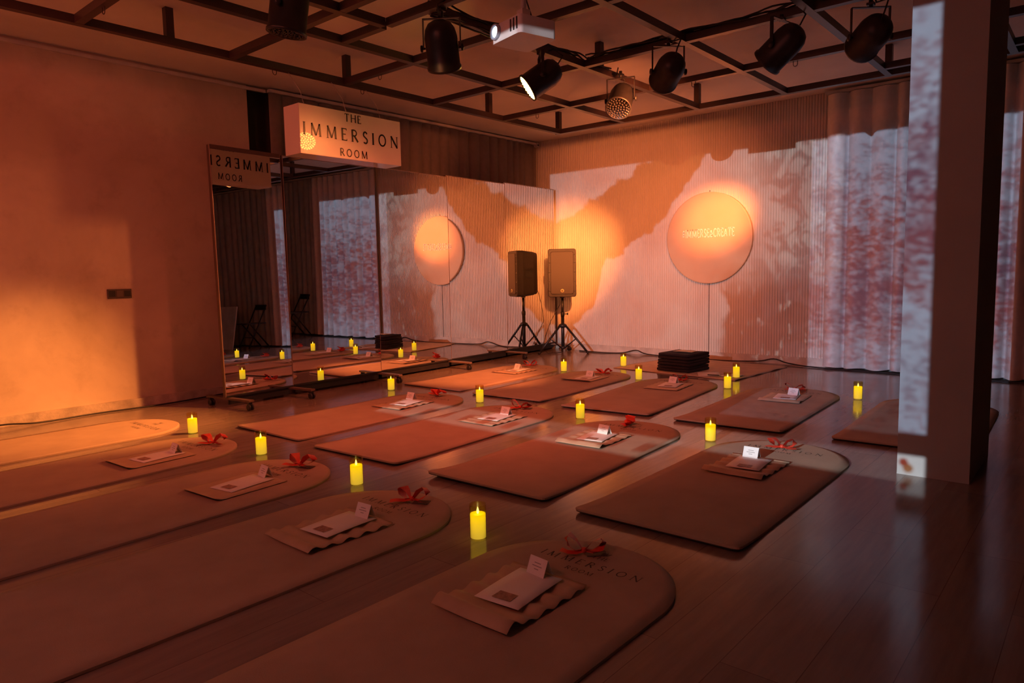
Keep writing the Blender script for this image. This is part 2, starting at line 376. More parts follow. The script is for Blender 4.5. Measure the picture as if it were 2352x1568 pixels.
def strokes_to(mb, pts, wd, T, z=0.0):
    n = len(pts); L = []; Rr = []
    for i in range(n):
        a = pts[max(i-1, 0)]; b = pts[min(i+1, n-1)]
        if n > 3 and pts[0] == pts[-1] and i in (0, n-1): a, b = pts[-2], pts[1]
        dx, dy = b[0]-a[0], b[1]-a[1]; d = sqrt(dx*dx+dy*dy) or 1
        nx, ny = -dy/d*wd/2, dx/d*wd/2
        L.append(T(pts[i][0]+nx, pts[i][1]+ny)); Rr.append(T(pts[i][0]-nx, pts[i][1]-ny))
    mb.add(L+Rr, [(n+i, n+i+1, i+1, i) for i in range(n-1)])
def text_mb(txt, cap, track, T3, center=True, sans=False, xs=1.0, bold=1.0):
    """letters laid along local x, cap height cap; T3 maps (x, y) metres to a 3D point"""
    mb = MB(); pen = 0; items = []
    for ch in txt:
        wd, st, sf = glyph(ch); items.append((pen, st, sf)); pen += wd+track
    tot = pen-track
    off = -tot/2 if center else 0
    for p, st, sf in items:
        for pts, wdt in st: strokes_to(mb, pts, (.11 if sans else wdt)*bold, lambda x, y, p=p: T3((x+p+off)*cap*xs, y*cap))
        if not sans:
            for (x, y) in sf:
                yy = y+(.02 if y < .5 else -.02); strokes_to(mb, [(x-.11, yy), (x+.11, yy)], .04, lambda a, b, p=p: T3((a+p+off)*cap*xs, b*cap))
    return mb

def letters(txt, cap, track, T3, m, parent, sans=False, xs=1.0, bold=1.0):
    tot = sum(glyph(c)[0]+track for c in txt)-track; pen = -tot/2
    for c in txt:
        text_mb(c, cap, 0, lambda x, y, p=pen: T3(x+p*cap*xs, y), False, sans, xs, bold).build('letter', m, parent); pen += glyph(c)[0]+track

# ------------------------------------------------------------------ the room
XL, YB, ZC = -6.156, 7.727, 2.816
XR, YF = 1.85, -5.2
struct('floor', MB().box(((XL+XR)/2, (YF+YB)/2, -.05), (XR-XL+.4, YB-YF+.4, .1)), FLOOR, 'grey-brown laminate floor with a soft sheen', 'floor')
struct('ceiling', MB().box(((XL+XR)/2, (YF+YB)/2, ZC+.05), (XR-XL+.4, YB-YF+.4, .1)), CEIL, 'plain pale ceiling above the dark steel grid', 'ceiling')
struct('wall_left', MB().box((XL-.06, (YF+3.48)/2, ZC/2), (.12, 3.48-YF, ZC)), PLASTER, 'stained plaster wall left of the mirrors', 'wall')
struct('wall_mirror_side', MB().box((XL-.20, (3.48+YB)/2, ZC/2), (.10, YB-3.48, ZC)), mat('recess_shade', (.05, .04, .035), .8), 'wall behind the curtain and mirrors, recess shade put into its colour', 'wall')  # darkness of the recess is painted into this wall's colour
# ribbed back wall: one corrugated sheet of narrow vertical ribs
mb = MB(); period = .0292; x = XL; prof = []
while x < -2.15:
    prof += [(x, YB), (x+period*.14, YB-.010), (x+period*.60, YB-.010), (x+period*.76, YB)]; x += period
k = len(prof); mb.add([(a, b, .085) for a, b in prof]+[(a, b, ZC) for a, b in prof], [(i, i+1, k+i+1, k+i) for i in range(k-1)])
struct('wall_back', mb, RIB, 'pale vertically ribbed wall behind disc and speaker', 'wall')
struct('wall_back_plain', MB().box(((XL+XR)/2, YB+.06, ZC/2), (XR-XL+.4, .1, ZC)), COLM, 'plain wall hidden behind the long curtain', 'wall')
struct('trim_1', MB().box((-3.6, YB-.009, 1.0), (.006, .006, 1.9)), INK, 'thin vertical panel joint in the ribbed wall', 'trim')
struct('wall_right', MB().box((XR+.06, (YF+YB)/2, ZC/2), (.12, YB-YF, ZC)), COLM, 'plain wall opposite the mirrors', 'wall')
struct('wall_front', MB().box(((XL+XR)/2, YF-.06, ZC/2), (XR-XL+.4, .12, ZC)), COLM, 'plain wall opposite the ribbed wall', 'wall')
struct('baseboard_left', MB().box((XL+.012, (YF+3.48)/2, .035), (.024, 3.48-YF, .07)), CONC, 'rough concrete skirting along the plaster wall', 'baseboard')
struct('baseboard_back', MB().box(((XL-2.2)/2, YB-.010, .0425), (-2.2-XL, .024, .085)), mat('skirting_pale', (.60, .52, .46), .7, var=.2, scale=8), 'pale skirting under the ribbed wall', 'baseboard')
struct('trim_2', MB().box((XL+.012, (YF+3.66)/2, 2.782), (.03, 3.66-YF, .026)), RAIL, 'thin pale strip where plaster wall meets ceiling', 'trim')
struct('column', MB().box((-.6465, 4.23, ZC/2), (.311, .65, ZC)), COLM, 'square painted column with projected light on one edge', 'column')

# steel grid under the ceiling
GZ = 2.578; BW = .05
grid = thing('ceiling_grid', 'dark steel lattice hung under the ceiling on short posts', 'ceiling frame', (0, 0, GZ))
GX = [-4.805, -3.974, -3.144, -2.313, -1.482, -.651, .18]; GY = [6.47, 5.507, 4.542, 3.577, 2.612, 1.647, .68, -.285, -1.25, -2.2, -3.2]
def beam(a, b):
    MB().bar((a[0], a[1], BW/2), (b[0], b[1], BW/2), BW, BW).build('beam', BEAM, grid)
for i, gx in enumerate(GX):
    if i == 2: beam((gx, 2.98), (gx, 6.445))
    elif i == 3: beam((gx, -4), (gx, 6.445))
    else: beam((gx, -4), (gx, 6.445))
beam((-3.525, -4), (-3.525, 2.93))
def xrun(y, x0, x1, cuts):
    xs = [x0]+[c for c in cuts if x0 < c < x1]+[x1]
    for a, b in zip(xs, xs[1:]):
        MB().box(((a+b)/2, y, BW/2), (abs(b-a)-BW-.001, BW-.002, BW-.002)).build('beam', BEAM, grid)
MB().box((-1.9, 6.47, BW/2), (5.9, BW, BW)).build('beam', BEAM, grid)
for y in GY[1:]:
    if y > 2.98: xrun(y, GX[0], GX[-1], GX)
    else: xrun(y, GX[0], GX[-1], [GX[1], -3.525]+GX[3:])
xrun(2.955, GX[1], GX[3], [-3.525])
xrun(6.24, GX[4], GX[-1], GX[5:])
for (a, b) in [(-4.805, 6.45), (-4.805, 5.30), (-4.805, 3.60), (-4.805, 2.19), (-3.144, 6.45), (-3.144, 4.76), (-1.482, 6.45), (-3.974, 1.2), (-1.482, 4.0), (-.651, 5.8)]:
    MB().box((a, b, (BW+ZC-GZ)/2), (.05, .05, ZC-GZ-BW)).build('post', BEAM, grid)
def hook(p, ang):
    d = Vector((cos(ang), sin(ang), 0)); q = Vector(p); pts = [q-d*.016+Vector((0, 0, .012)), q-d*.016-Vector((0, 0, .022))]
    pts += [q+d*(-.016*cos(t))+Vector((0, 0, -.022-.016*sin(t))) for t in (pi*.25, pi*.5, pi*.75)]
    pts += [q+d*.016-Vector((0, 0, .022)), q+d*.016+Vector((0, 0, .012))]
    MB().tube(pts, .0028, 5).build('hook', BEAM, grid)
for p in [(-4.36, 3.577), (-4.805, 3.75), (-4.36, 5.507), (-4.805, 2.95), (-2.72, 5.507), (-1.9, 5.507), (-2.75, 3.577), (-4.4, 1.647), (-3.55, 5.507), (-2.0, 3.577)]:
    hook((p[0], p[1], 0), 0 if p[0] != -4.805 else pi/2)

# ------------------------------------------------------------------ curtains and rails
def curtain(name, label, m, p0, p1, z0, z1, period, amp, seed, normal):
    r = random.Random(seed); a, b = Vector((*p0, 0)), Vector((*p1, 0)); L = (b-a).length; d = (b-a)/L; n = Vector((*normal, 0))
    knots = []; s = 0
    while s < L+period*2: knots.append((s, amp*r.uniform(.6, 1.3), r.uniform(-.25, .25))); s += period*r.uniform(.75, 1.3)
    def off(u):
        for i in range(len(knots)-1):
            if knots[i][0] <= u <= knots[i+1][0]:
                f = (u-knots[i][0])/(knots[i+1][0]-knots[i][0]); A = knots[i][1]*(1-f)+knots[i+1][1]*f
                return A*(abs(sin(pi*f))**.7*1.6-.8)
        return 0
    root = thing(name, label, 'curtain', (a.x, a.y, 0))
    nu = int(L/period*14); hem = .10; head = .06
    def sheet(za, zb, nv, push):
        return MB().grid(lambda i, j: (a+d*(i*L)+n*((off(i*L)*(1.0-.30*((za+(zb-za)*j-z0)/(z1-z0)))+push)))-a+Vector((0, 0, za+(zb-za)*j+(.006*sin(i*40) if za == z0 and j == 0 else 0))), nu, nv)
    sheet(z0+hem, z1-head, 6, 0).build('cloth', m, root)
    sheet(z0, z0+hem+.004, 2, .002).build('hem', m, root)
    sheet(z1-head-.004, z1, 2, .002).build('heading', m, root)
    return root
curtain('long_curtain', 'grey-brown curtain hanging behind and above the mirrors', CURTB, (-6.11, 3.68), (-6.11, 7.66), .03, 2.767, .15, .030, 3, (1, 0))
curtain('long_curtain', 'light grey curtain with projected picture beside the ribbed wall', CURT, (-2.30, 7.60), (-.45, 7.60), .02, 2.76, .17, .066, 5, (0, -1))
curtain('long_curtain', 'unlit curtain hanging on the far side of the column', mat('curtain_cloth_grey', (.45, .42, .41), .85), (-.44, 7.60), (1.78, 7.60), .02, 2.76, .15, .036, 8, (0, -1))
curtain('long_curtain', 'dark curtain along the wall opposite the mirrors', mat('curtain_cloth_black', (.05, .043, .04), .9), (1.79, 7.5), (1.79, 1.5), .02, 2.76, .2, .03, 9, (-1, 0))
rail = thing('curtain_rail', 'white rail above the curtain on the mirror side', 'curtain rail', (-6.10, 5.68, 2.77))
MB().box((0, 0, .014), (.05, 4.02, .026)).build('track', RAIL, rail); MB().box((.005, 1.98, .0), (.07, .05, .055)).build('end_cap', RAIL, rail)
MB().lathe([(.011, 0), (.011, .004)], (.041, 1.98, -.004), (1, 0, 0), 14).build('end_hole', BLACK, rail)
rail = thing('curtain_rail', 'white rail above the light grey curtain', 'curtain rail', (-.25, 7.60, 2.765))
MB().box((0, 0, .014), (4.12, .05, .026)).build('track', RAIL, rail)

# ------------------------------------------------------------------ rolling mirrors
def mirror(label, xc, y0, y1, h, rz, feet, rx):
    L = (y1-y0)/cos(rz); d = Vector((-sin(rz), cos(rz), 0)); a = Vector((xc, (y0+y1)/2, 0))-d*(L/2)
    root = thing('rolling_mirror', label, 'mirror', (a.x, a.y, 0), rz)
    # local: y along the mirror, x out of the glass
    MB().box((-.022, L/2, (.085+h)/2), (.036, L-.004, h-.085)).build('back_panel', MIRB, root)
    MB().add([(0, .006, .10), (0, L-.006, .10), (0, L-.006, h-.006), (0, .006, h-.006)], [(0, 1, 2, 3)]).build('glass', MIR, root)
    for yy in (.003, L-.003): MB().box((-.003, yy, (.09+h)/2), (.010, .003, h-.09)).build('edge_strip', EDGE, root)
    MB().box((-.003, L/2, h-(.016 if rx else .004)), (.012, L-.012, .034 if rx else .008)).build('top_strip', MIRB if rx else EDGE, root); root.rotation_euler[1] = -.015*rx
    MB().box((-.01, L/2, .0925), (.04, L-.012, .013)).build('bottom_rail', BLACK, root); MB().box((-.02, L/2, .055), (.012, L-.06, .06)).build('kick_panel', BLACK, root)
    for fy in feet:
        f = MB().box((0, fy, .078), (.60, .045, .016)).build('foot', MIRB if rx else EDGE, root)
        for sx in (-.27, .27):
            c = MB().box((sx, fy, .060), (.03, .03, .02))
            for sy in (-.014, .014): c.lathe([(.012, -.006), (.026, -.005), (.027, 0), (.026, .005), (.012, .006)], (sx+.008, fy+sy, .027), (0, 1, 0), 12)
            c.build('caster', BLACK, f)
    return root
mirror('narrow rolling mirror at the plaster wall end of the row', -5.455, 2.745, 3.40, 2.10, .09, (.03, .63), 1)
mirror('rolling mirror under the hanging sign, second in the row', -5.523, 3.41, 4.43, 2.095, .032, (1.0,), 0)
mirror('rolling mirror with the disc in its reflection, third in the row', -5.592, 4.435, 5.49, 2.11, .050, (1.03,), 0)
mirror('fourth rolling mirror of the row, next to the corner one', -5.675, 5.495, 6.55, 2.13, .052, (1.03,), 0)
mirror('rolling mirror in the corner behind the loudspeaker', -5.760, 6.555, 7.64, 2.15, .052, (1.0,), 0)

# ------------------------------------------------------------------ hanging sign
SX0, SX1, SY0, SY1, SZ0, SZ1 = -4.77, -4.57, 2.986, 3.941, 1.951, 2.308
sign = thing('hanging_sign', 'white box sign with black lettering hung over the mirrors', 'sign', ((SX0+SX1)/2, (SY0+SY1)/2, SZ0))
hx, hy, hz = (SX1-SX0)/2, (SY1-SY0)/2, SZ1-SZ0
MB().box((0, 0, hz/2), (2*hx, 2*hy, hz)).build('box', SIGNW, sign, bevel=.002)
for sd in (1, -1):
    T = lambda z0, sd=sd: (lambda x, y: (sd*(hx+.0015), sd*x, z0+y))
    for word, cap, tr, z0, sh in (('THE', .060, .30, .283, 0), ('IMMERSION', .092, .52, .137, 0), ('ROOM', .058, .36, .018, 0)):
        letters(word, cap, tr, T(z0), SIGNK, sign, bold=1.6)
for yy in (-.36, .02, .36):
    MB().tube([(0, yy, hz), (-.02, yy-.02, hz+.12), (-4.805-(SX0+SX1)/2, yy-.04, GZ+.004-SZ0)], .0016, 5).build('wire', mat('pale_wire', (.6, .5, .45), .5), sign)

# ------------------------------------------------------------------ round board on the ribbed wall
disc = thing('round_board', 'large round board with a hashtag on the ribbed wall', 'round board', (-3.60, YB-.012, 1.405))
MB().lathe([(.0, .045), (.512, .045), (.522, .040), (.522, .0)], (0, 0, 0), (0, -1, 0), 96, smooth=False).build('board', DISC, disc)
letters('#IMMERSE&CREATE', .095, .16, lambda x, y: (x, -.0475, y+.01), DISCT, disc, sans=True, xs=.60, bold=1.15)

# ------------------------------------------------------------------ wall socket plate
ps = thing('socket_plate', 'dark socket plate on the plaster wall', 'socket', (XL, 2.267, .905))
MB().box((.006, 0, .0375), (.012, .183, .075)).build('plate', mat('socket_dark', (.085, .06, .05), .4), ps, bevel=.002)
for yy in (-.058, 0, .058): MB().box((.0135, yy, .0375), (.003, .048, .048)).build('insert', mat('socket_insert', (.12, .09, .075), .5) if yy == 0 else BLACK, ps)

# ------------------------------------------------------------------ loudspeaker on its stand
SP = Vector((-5.457, 7.36, 0)); srz = math.atan2(-SP.y, -SP.x)+pi/2     # local -y faces the room
st = thing('speaker_stand', 'black tripod stand under the loudspeaker in the corner', 'speaker stand', SP, srz)
MB().tube([(0, 0, .045), (0, 0, .48)], .022, 14).build('lower_pole', CAN, st)
MB().tube([(0, 0, .482), (0, 0, .712)], .018, 14).build('upper_pole', CAN, st)
MB().lathe([(.024, .47), (.026, .49), (.026, .52), (.021, .535)], (0, 0, 0), (0, 0, 1), 16).build('collar', BLACK, st)
MB().tube([(.02, 0, .505), (.065, 0, .505)], .006, 6).tube([(.065, 0, .49), (.065, 0, .52)], .007, 6).build('clamp_knob', BLACK, st)
MB().lathe([(.028, .325), (.05, .335), (.05, .365), (.03, .378)], (0, 0, 0), (0, 0, 1), 18).build('hub', BLACK, st)
for k in range(3):
    a = pi/2+2*pi*k/3+radians(2); d = Vector((cos(a), sin(a), 0)); r = .355 if k else .26
    lg = MB().tube([d*.045+Vector((0, 0, .35)), d*r+Vector((0, 0, .018))], .0145, 8).build('leg', CAN, st)
    MB().tube([d*(r-.012)+Vector((0, 0, .027)), d*(r+.012)+Vector((0, 0, .006))], .0165, 8).build('rubber_foot', BLACK, lg)
    m_ = d*(.045+(r-.045)*.48)+Vector((0, 0, .35-.332*.48))
    MB().tube([m_, d*.03+Vector((0, 0, .065))], .008, 6).build('brace', CAN, st)
MB().lathe([(.022, .045), (.034, .055), (.034, .075), (.022, .085)], (0, 0, 0), (0, 0, 1), 14).build('lower_collar', BLACK, st)
lsp = thing('loudspeaker', 'black loudspeaker with round badge facing into the room', 'loudspeaker', SP+Vector((0, 0, .735)), srz)
H = .60; W = .345
def rrect(wd, ht, r, n=5):
    out = []
    for cx, cz, a0 in ((wd/2-r, ht-r, 0), (-wd/2+r, ht-r, 90), (-wd/2+r, r, 180), (wd/2-r, r, 270)):
        out += [(cx+r*cos(radians(a0+90*i/n)), cz+r*sin(radians(a0+90*i/n))) for i in range(n+1)]
    return out
mb = MB(); loops = [(-.15, W, 0, .028), (-.138, W+.012, -.006, .03), (-.06, W+.012, -.006, .03), (.10, W*.80, .01, .05), (.165, W*.62, .025, .05)]
pts = []
for y, wd, dz, r in loops:
    lp = rrect(wd, H-2*dz, r); pts.append([(x, y, z+dz) for x, z in lp])
n_ = len(pts[0]); allp = [p for l in pts for p in l]
mb.add(allp, [(i*n_+j, i*n_+(j+1) % n_, (i+1)*n_+(j+1) % n_, (i+1)*n_+j) for i in range(len(pts)-1) for j in range(n_)]+[tuple(range(n_)), tuple(range(len(allp)-1, len(allp)-n_-1, -1))])
mb.build('cabinet', SPK, lsp)
gl = rrect(W-.055, H-.06, .02)
g = MB(); gp = [(x, -.152, z+.03) for x, z in gl]; gq = [(x*.97, -.162-.0*z, (z-.27)*.98+.27+.03) for x, z in gl]
g.add(gp+gq, [(j, (j+1) % n_, n_+(j+1) % n_, n_+j) for j in range(n_)]+[tuple(range(n_, 2*n_))]).build('grille', GRILL, lsp)
bd = MB().lathe([(.021, 0), (.021, .004), (.0, .004)], (0, -.162, .075), (0, -1, 0), 22).build('badge', mat('badge_pale', (.95, .88, .45), .35), lsp)
e = MB()
for k in range(3):
    a = pi/2+2*pi*k/3; e.bar((0, -.1668, .075), (.013*cos(a), -.1668, .075+.013*sin(a)), .003, .001, up=(0, 1, 0))
e.lathe([(.0135, 0), (.016, 0)], (0, -.1669, .075), (0, -1, 0), 20); e.build('badge_emblem', mat('badge_ink', (.25, .17, .08), .5), bd)
for s in (-1, 1):
    for z in (.07, .19, .31, .43, .53):
        MB().lathe([(.006, 0), (.006, .003), (.0, .005)], (s*(W/2-.014), -.150, z), (0, -1, 0), 8).build('bolt', STEEL, lsp)
    # side handle recess
    hd = MB().box((s*(W/2-.012), .0, .30), (.02, .14, .10)).box((s*(W/2-.001), -.06, .30), (.014, .02, .11)).build('handle', BLACK, lsp)
MB().lathe([(.03, 0), (.03, .02)], (0, 0, -.0), (0, 0, -1), 16).build('pole_cup', BLACK, lsp, loc=(0, 0, 0))
tag(MB().tube([(-5.60, 7.50, .80), (-5.63, 7.54, .62), (-5.72, 7.45, .40), (-5.70, 7.30, .2), (-5.68, 7.2, .05), (-5.5, 7.1, .012), (-5.4, 7.25, .012)], .004, 6).build('speaker_cable', CABLE), 'thin black cable dangling from the loudspeaker to the floor', 'cable')

# ------------------------------------------------------------------ cables on the floor
def wavy(pts, r, name, label):
    P = [Vector(p) for p in pts]; out = []
    for i in range(len(P)-1):
        p0, p1, p2, p3 = P[max(i-1, 0)], P[i], P[i+1], P[min(i+2, len(P)-1)]
        for t in (0, .2, .4, .6, .8):
            out.append(.5*((2*p1)+(p2-p0)*t+(2*p0-5*p1+4*p2-p3)*t*t+(3*p1-p0-3*p2+p3)*t**3))
    out.append(P[-1]); return tag(MB().tube(out, r, 6).build(name, CABLE), label, 'cable')
wavy([(-6.09, -.6, .008), (-6.07, .9, .008), (-6.05, 1.35, .03), (-6.02, 1.6, .012), (-6.07, 2.0, .008), (-6.03, 2.5, .008), (-6.10, 3.0, .008), (-6.12, 3.4, .008)], .006, 'floor_cable', 'dark cable lying along the foot of the plaster wall')
wavy([(-5.35, 7.58, .008), (-5.0, 7.55, .008), (-4.75, 7.66, .008), (-4.55, 7.675, .05), (-4.38, 7.66, .012), (-3.9, 7.62, .008), (-3.4, 7.60, .008), (-3.0, 7.66, .02), (-2.82, 7.675, .055), (-2.66, 7.66, .02), (-2.3, 7.55, .008), (-1.6, 7.50, .008), (-.9, 7.49, .008), (-.3, 7.47, .008)], .007, 'floor_cable', 'dark cable looping along the foot of the ribbed wall')

# ------------------------------------------------------------------ projector under the grid
pj = thing('ceiling_projector', 'white video projector hanging from the grid on a pole', 'projector', (-2.362, 2.883, 2.22), radians(76))
# local: lens side faces -x
def rb(mb, x0, x1, y0, y1, z0, z1, r):
    lp = [(x, y) for x, y in rrect(y1-y0, x1-x0, r)]
    bot = [(x0+z, (y0+y1)/2+y, z0) for y, z in lp]; top = [(x0+z, (y0+y1)/2+y, z1) for y, z in lp]; n = len(lp)
    return mb.add(bot+top, [(j, (j+1) % n, n+(j+1) % n, n+j) for j in range(n)]+[tuple(range(n-1, -1, -1)), tuple(range(n, 2*n))])
body = rb(MB(), -.115, .115, -.125, .125, 0, .088, .022).build('body', WHITEP, pj)
MB().lathe([(.038, 0), (.04, .018), (.033, .022), (.03, .012)], (-.112, .078, .052), (-1, 0, 0), 26).build('lens_ring', mat('ring_blue_grey', (.35, .42, .52), .3), pj)
MB().lathe([(.029, .010), (.02, .017), (0, .019)], (-.112, .078, .052), (-1, 0, 0), 22).build('lens', LENSG, pj)
for k in range(6): MB().box((-.1155, -.035-.013*k, .050), (.004, .008, .058)).build('vent_slot', BLACK if k % 2 else mat('vent_pale', (.75, .78, .8), .4), pj)
MB().box((0, 0, .098), (.10, .10, .02)).build('mount_plate', WHITEP, pj)
MB().box((0, 0, .133), (.05, .05, .05)).build('tilt_joint', RAIL, pj)
MB().tube([(0, 0, .16), (0, 0, ZC-2.22)], .015, 12).build('pole', RAIL, pj)
MB().tube([(.06, .02, .095), (.08, .04, .16), (.05, .05, .25), (.02, .03, .34)], .004, 6).build('power_lead', CABLE, pj)

# ------------------------------------------------------------------ par cans
def par(key, label, lit=False, show=False, beam_z=GZ):
    p, aim = Vector(PAR[key][0]), Vector(PAR[key][1]); d = (aim-p).normalized()
    root = thing('par_can', label, 'stage light', p)
    R = .095
    can = MB().lathe([(0, -.155), (.035, -.150), (.065, -.135), (.085, -.105), (R, -.06), (R, .10), (R+.006, .105), (R+.006, .12), (R-.004, .12), (R-.008, .108), (0, .106)], (0, 0, 0), d, 28).build('can', CAN, root)
    led = MB(); x = d.orthogonal().normalized(); y = d.cross(x)
    for ring, cnt in ((0, 1), (.022, 6), (.044, 12), (.066, 18), (.082, 22)):
        for k in range(cnt):
            a = 2*pi*k/cnt+ring*40; c = (x*cos(a)+y*sin(a))*ring
            led.lathe([(.0085, .108), (.0085, .113), (.004, .117), (0, .118)], c, d, 8)
    led.build('led_array', LEDON if lit else LEDOFF, root)
    side = d.cross(Vector((0, 0, 1))).normalized()
    top = Vector((0, 0, .165)); yk = MB()
    for s in (-1, 1): yk.bar(side*s*(R+.014), side*s*(R+.014)+top, .022, .005, up=side)
    yk.bar(side*-(R+.016)+top, side*(R+.016)+top, .022, .005); yk.build('yoke', CAN, root)
    for s in (-1, 1): MB().lathe([(.006, 0), (.006, .014), (.02, .016), (.02, .026), (0, .03)], side*s*(R+.004), side*s, 12).build('knob', BLACK, root)
    h = beam_z-p.z
    MB().tube([top, Vector((0, 0, h+.02))], .012, 8).box((0, 0, h-.008), (.04, .04, .014)).build('clamp', CAN, root)
    back = -d*.145
    MB().tube([back+Vector((0, 0, .02)), back*1.3+Vector((0, 0, .05)), side*.05+back*.8+Vector((0, 0, .15)), side*.03+Vector((0, 0, h)), side*.02+Vector((0, 0, h+.05))], .005, 6).build('lead', CABLE, root)
    lb = side*(R+.0005)-d*.03
    MB().box(lb, (.03, .002, .02), M=Matrix((d, side, d.cross(side))).transposed()).build('sticker', mat('sticker_pale', (.5, .45, .42), .5), root)
    return root
par('p0', 'black par can on the grid beyond the sign end of the mirrors')
par('p1', 'black par can pointing down between sign and projector')
par('p2', 'par can with glowing amber lens beside the projector', lit=True)
par('p3', 'par can with unlit lens dots facing out from the ribbed wall')
par('p4', 'black par can aimed at the corner loudspeaker')
par('p5', 'black par can aimed at the mirrors, with a pale sticker')
par('p6', 'black par can next to the column, aimed at the round board')
ts = thing('track_spotlight', 'small black spotlight above the projector', 'spotlight', (-2.41, 2.62, 2.50), .6)
MB().tube([(0, 0, .0), (0, 0, .12)], .028, 14).build('housing', CAN, ts); MB().tube([(0, 0, .12), (0, 0, ZC-2.50)], .008, 8).build('stem', CAN, ts)
MB().lathe([(.028, 0), (.029, -.012), (.022, -.012)], (0, 0, .006), (0, 0, 1), 14).build('rim', mat('rim_lit_edge', (.8, .8, .85), .3), ts)  # white rim colour stands for light catching the black lamp's edge

# cable bundles lying on the beams
def bundle(a, b, n, label, seed, sag=.02):
    r = random.Random(seed); a, b = Vector(a), Vector(b); d = (b-a).normalized(); sd = d.cross(Vector((0, 0, 1)))
    mb = MB()
    for k in range(n):
        ph = r.uniform(0, 6); L = (b-a).length; N = int(L/.05)
        off = sd*r.uniform(-.03, .03)
        mb.tube([a+d*(L*i/N)+off+sd*(.012*sin(i*.9+ph))+Vector((0, 0, r.uniform(-.003, .003)+.014+.012*sin(i*.45+ph)+sag*sin(i*.23+ph*2)*.5)) for i in range(N+1)], .006, 5)
    return tag(mb.build('cable_bundle', CABLE), label, 'cables')
bundle((-3.144, 2.98, GZ+.05), (-3.144, 4.9, GZ+.05), 7, 'black cables strapped along the beam above the lit par can', 1)
bundle((-3.10, 4.542, GZ+.05), (-.85, 4.542, GZ+.05), 7, 'black cables strapped along the beam leading to the column', 2)
bundle((-3.12, 2.98, GZ-.012), (-3.12, 3.75, GZ-.012), 4, 'black cables slung under the beam near the projector', 4, .01)

# ------------------------------------------------------------------ mats and what lies on them
MW, ML, MT = .745, 1.78, .009
def mat_shape(curl, side, seed):
    r = MW/2
    def hw(y):                                  # half width at distance y from the square end
        if y < .03: return r-.03+sqrt(max(0, .03**2-(.03-y)**2))
        if y > ML-r: return max(.004, sqrt(max(0, r*r-(y-(ML-r))**2)))
        return r
    ys = [0, .006, .015, .03, .06, .1, .15, .2, .26, .33, .45, .7, 1.0, 1.25, ML-r]
    ys += [ML-r+r*sin(pi/2*i/22) for i in range(1, 23)]
    def fn(i, j):
        y = ys[min(len(ys)-1, int(round(i*(len(ys)-1))))]; x = (j*2-1)*hw(y)
        k = max(0, 1-y/.33); lift = curl*k*k*(1+side*(x/r))
        return (x, y, MT+.001+max(0, lift))
    return MB().slab(fn, len(ys)-1, 14, MT)
ROW = {1: 'row farthest from ribbed wall', 2: 'middle row', 3: 'row nearest ribbed wall'}
ORD = ['first', 'second', 'third', 'fourth', 'fifth']
def where(i, row): return ORD[i]+' mat from '+('plaster wall' if row == 1 else 'mirrors')+', '+ROW[row]
proto = {}
def bow(loc, rz, label, seed, tagcard):
    r = random.Random(seed); root = thing('ribbon_bow', label, 'bow', loc, rz, 'red bows on the mats')
    MB().lathe([(.0, -.011), (.009, -.008), (.012, 0), (.009, .008), (0, .011)], (0, 0, .016), (1, 0, 0), 10).build('knot', RIBBON, root)
    def ribbon(path, wd):
        mb = MB(); n = len(path); vs = []
        for i, p in enumerate(path):
            p = Vector(p); t = (Vector(path[min(i+1, n-1)])-Vector(path[max(i-1, 0)])).normalized(); s = t.cross(Vector((.15, .25, 1))).normalized()
            ww = wd[i] if isinstance(wd, list) else wd
            vs += [p+s*ww+Vector((0, 0, .006)), p-s*ww-Vector((0, 0, .003))]
        return mb.add(vs, [(2*i, 2*i+1, 2*i+3, 2*i+2) for i in range(n-1)], True)
    for s, big in ((1, r.uniform(.85, 1.25)), (-1, r.uniform(.7, 1.1))):
        up = r.uniform(.018, .045)
        path = [(s*.006, 0, .018), (s*.03*big, .006, .03+up*.5), (s*.058*big, .012, .026+up), (s*.072*big, .012, .022+up*.7), (s*.06*big, .002, .014+up*.3), (s*.03*big, -.006, .012), (s*.006, 0, .014)]
        ribbon(path, [.007, .022, .032, .034, .028, .016, .007]).build('loop', RIBBON, root)
        a = r.uniform(-.5, .5)
        ribbon([(0, 0, .014), (s*.03, -.02+a*.01, .012), (s*.06, -.03+a*.03, .016), (s*.085, -.028+a*.06, .010+r.uniform(0, .015))], [.006, .013, .017, .02]).build('tail', RIBBON, root)
    if tagcard: MB().box((.045, .005, .0025), (.075, .05, .0015), .15).build('tag', mat('tag_dark', (.10, .05, .04), .6), root)
    return root
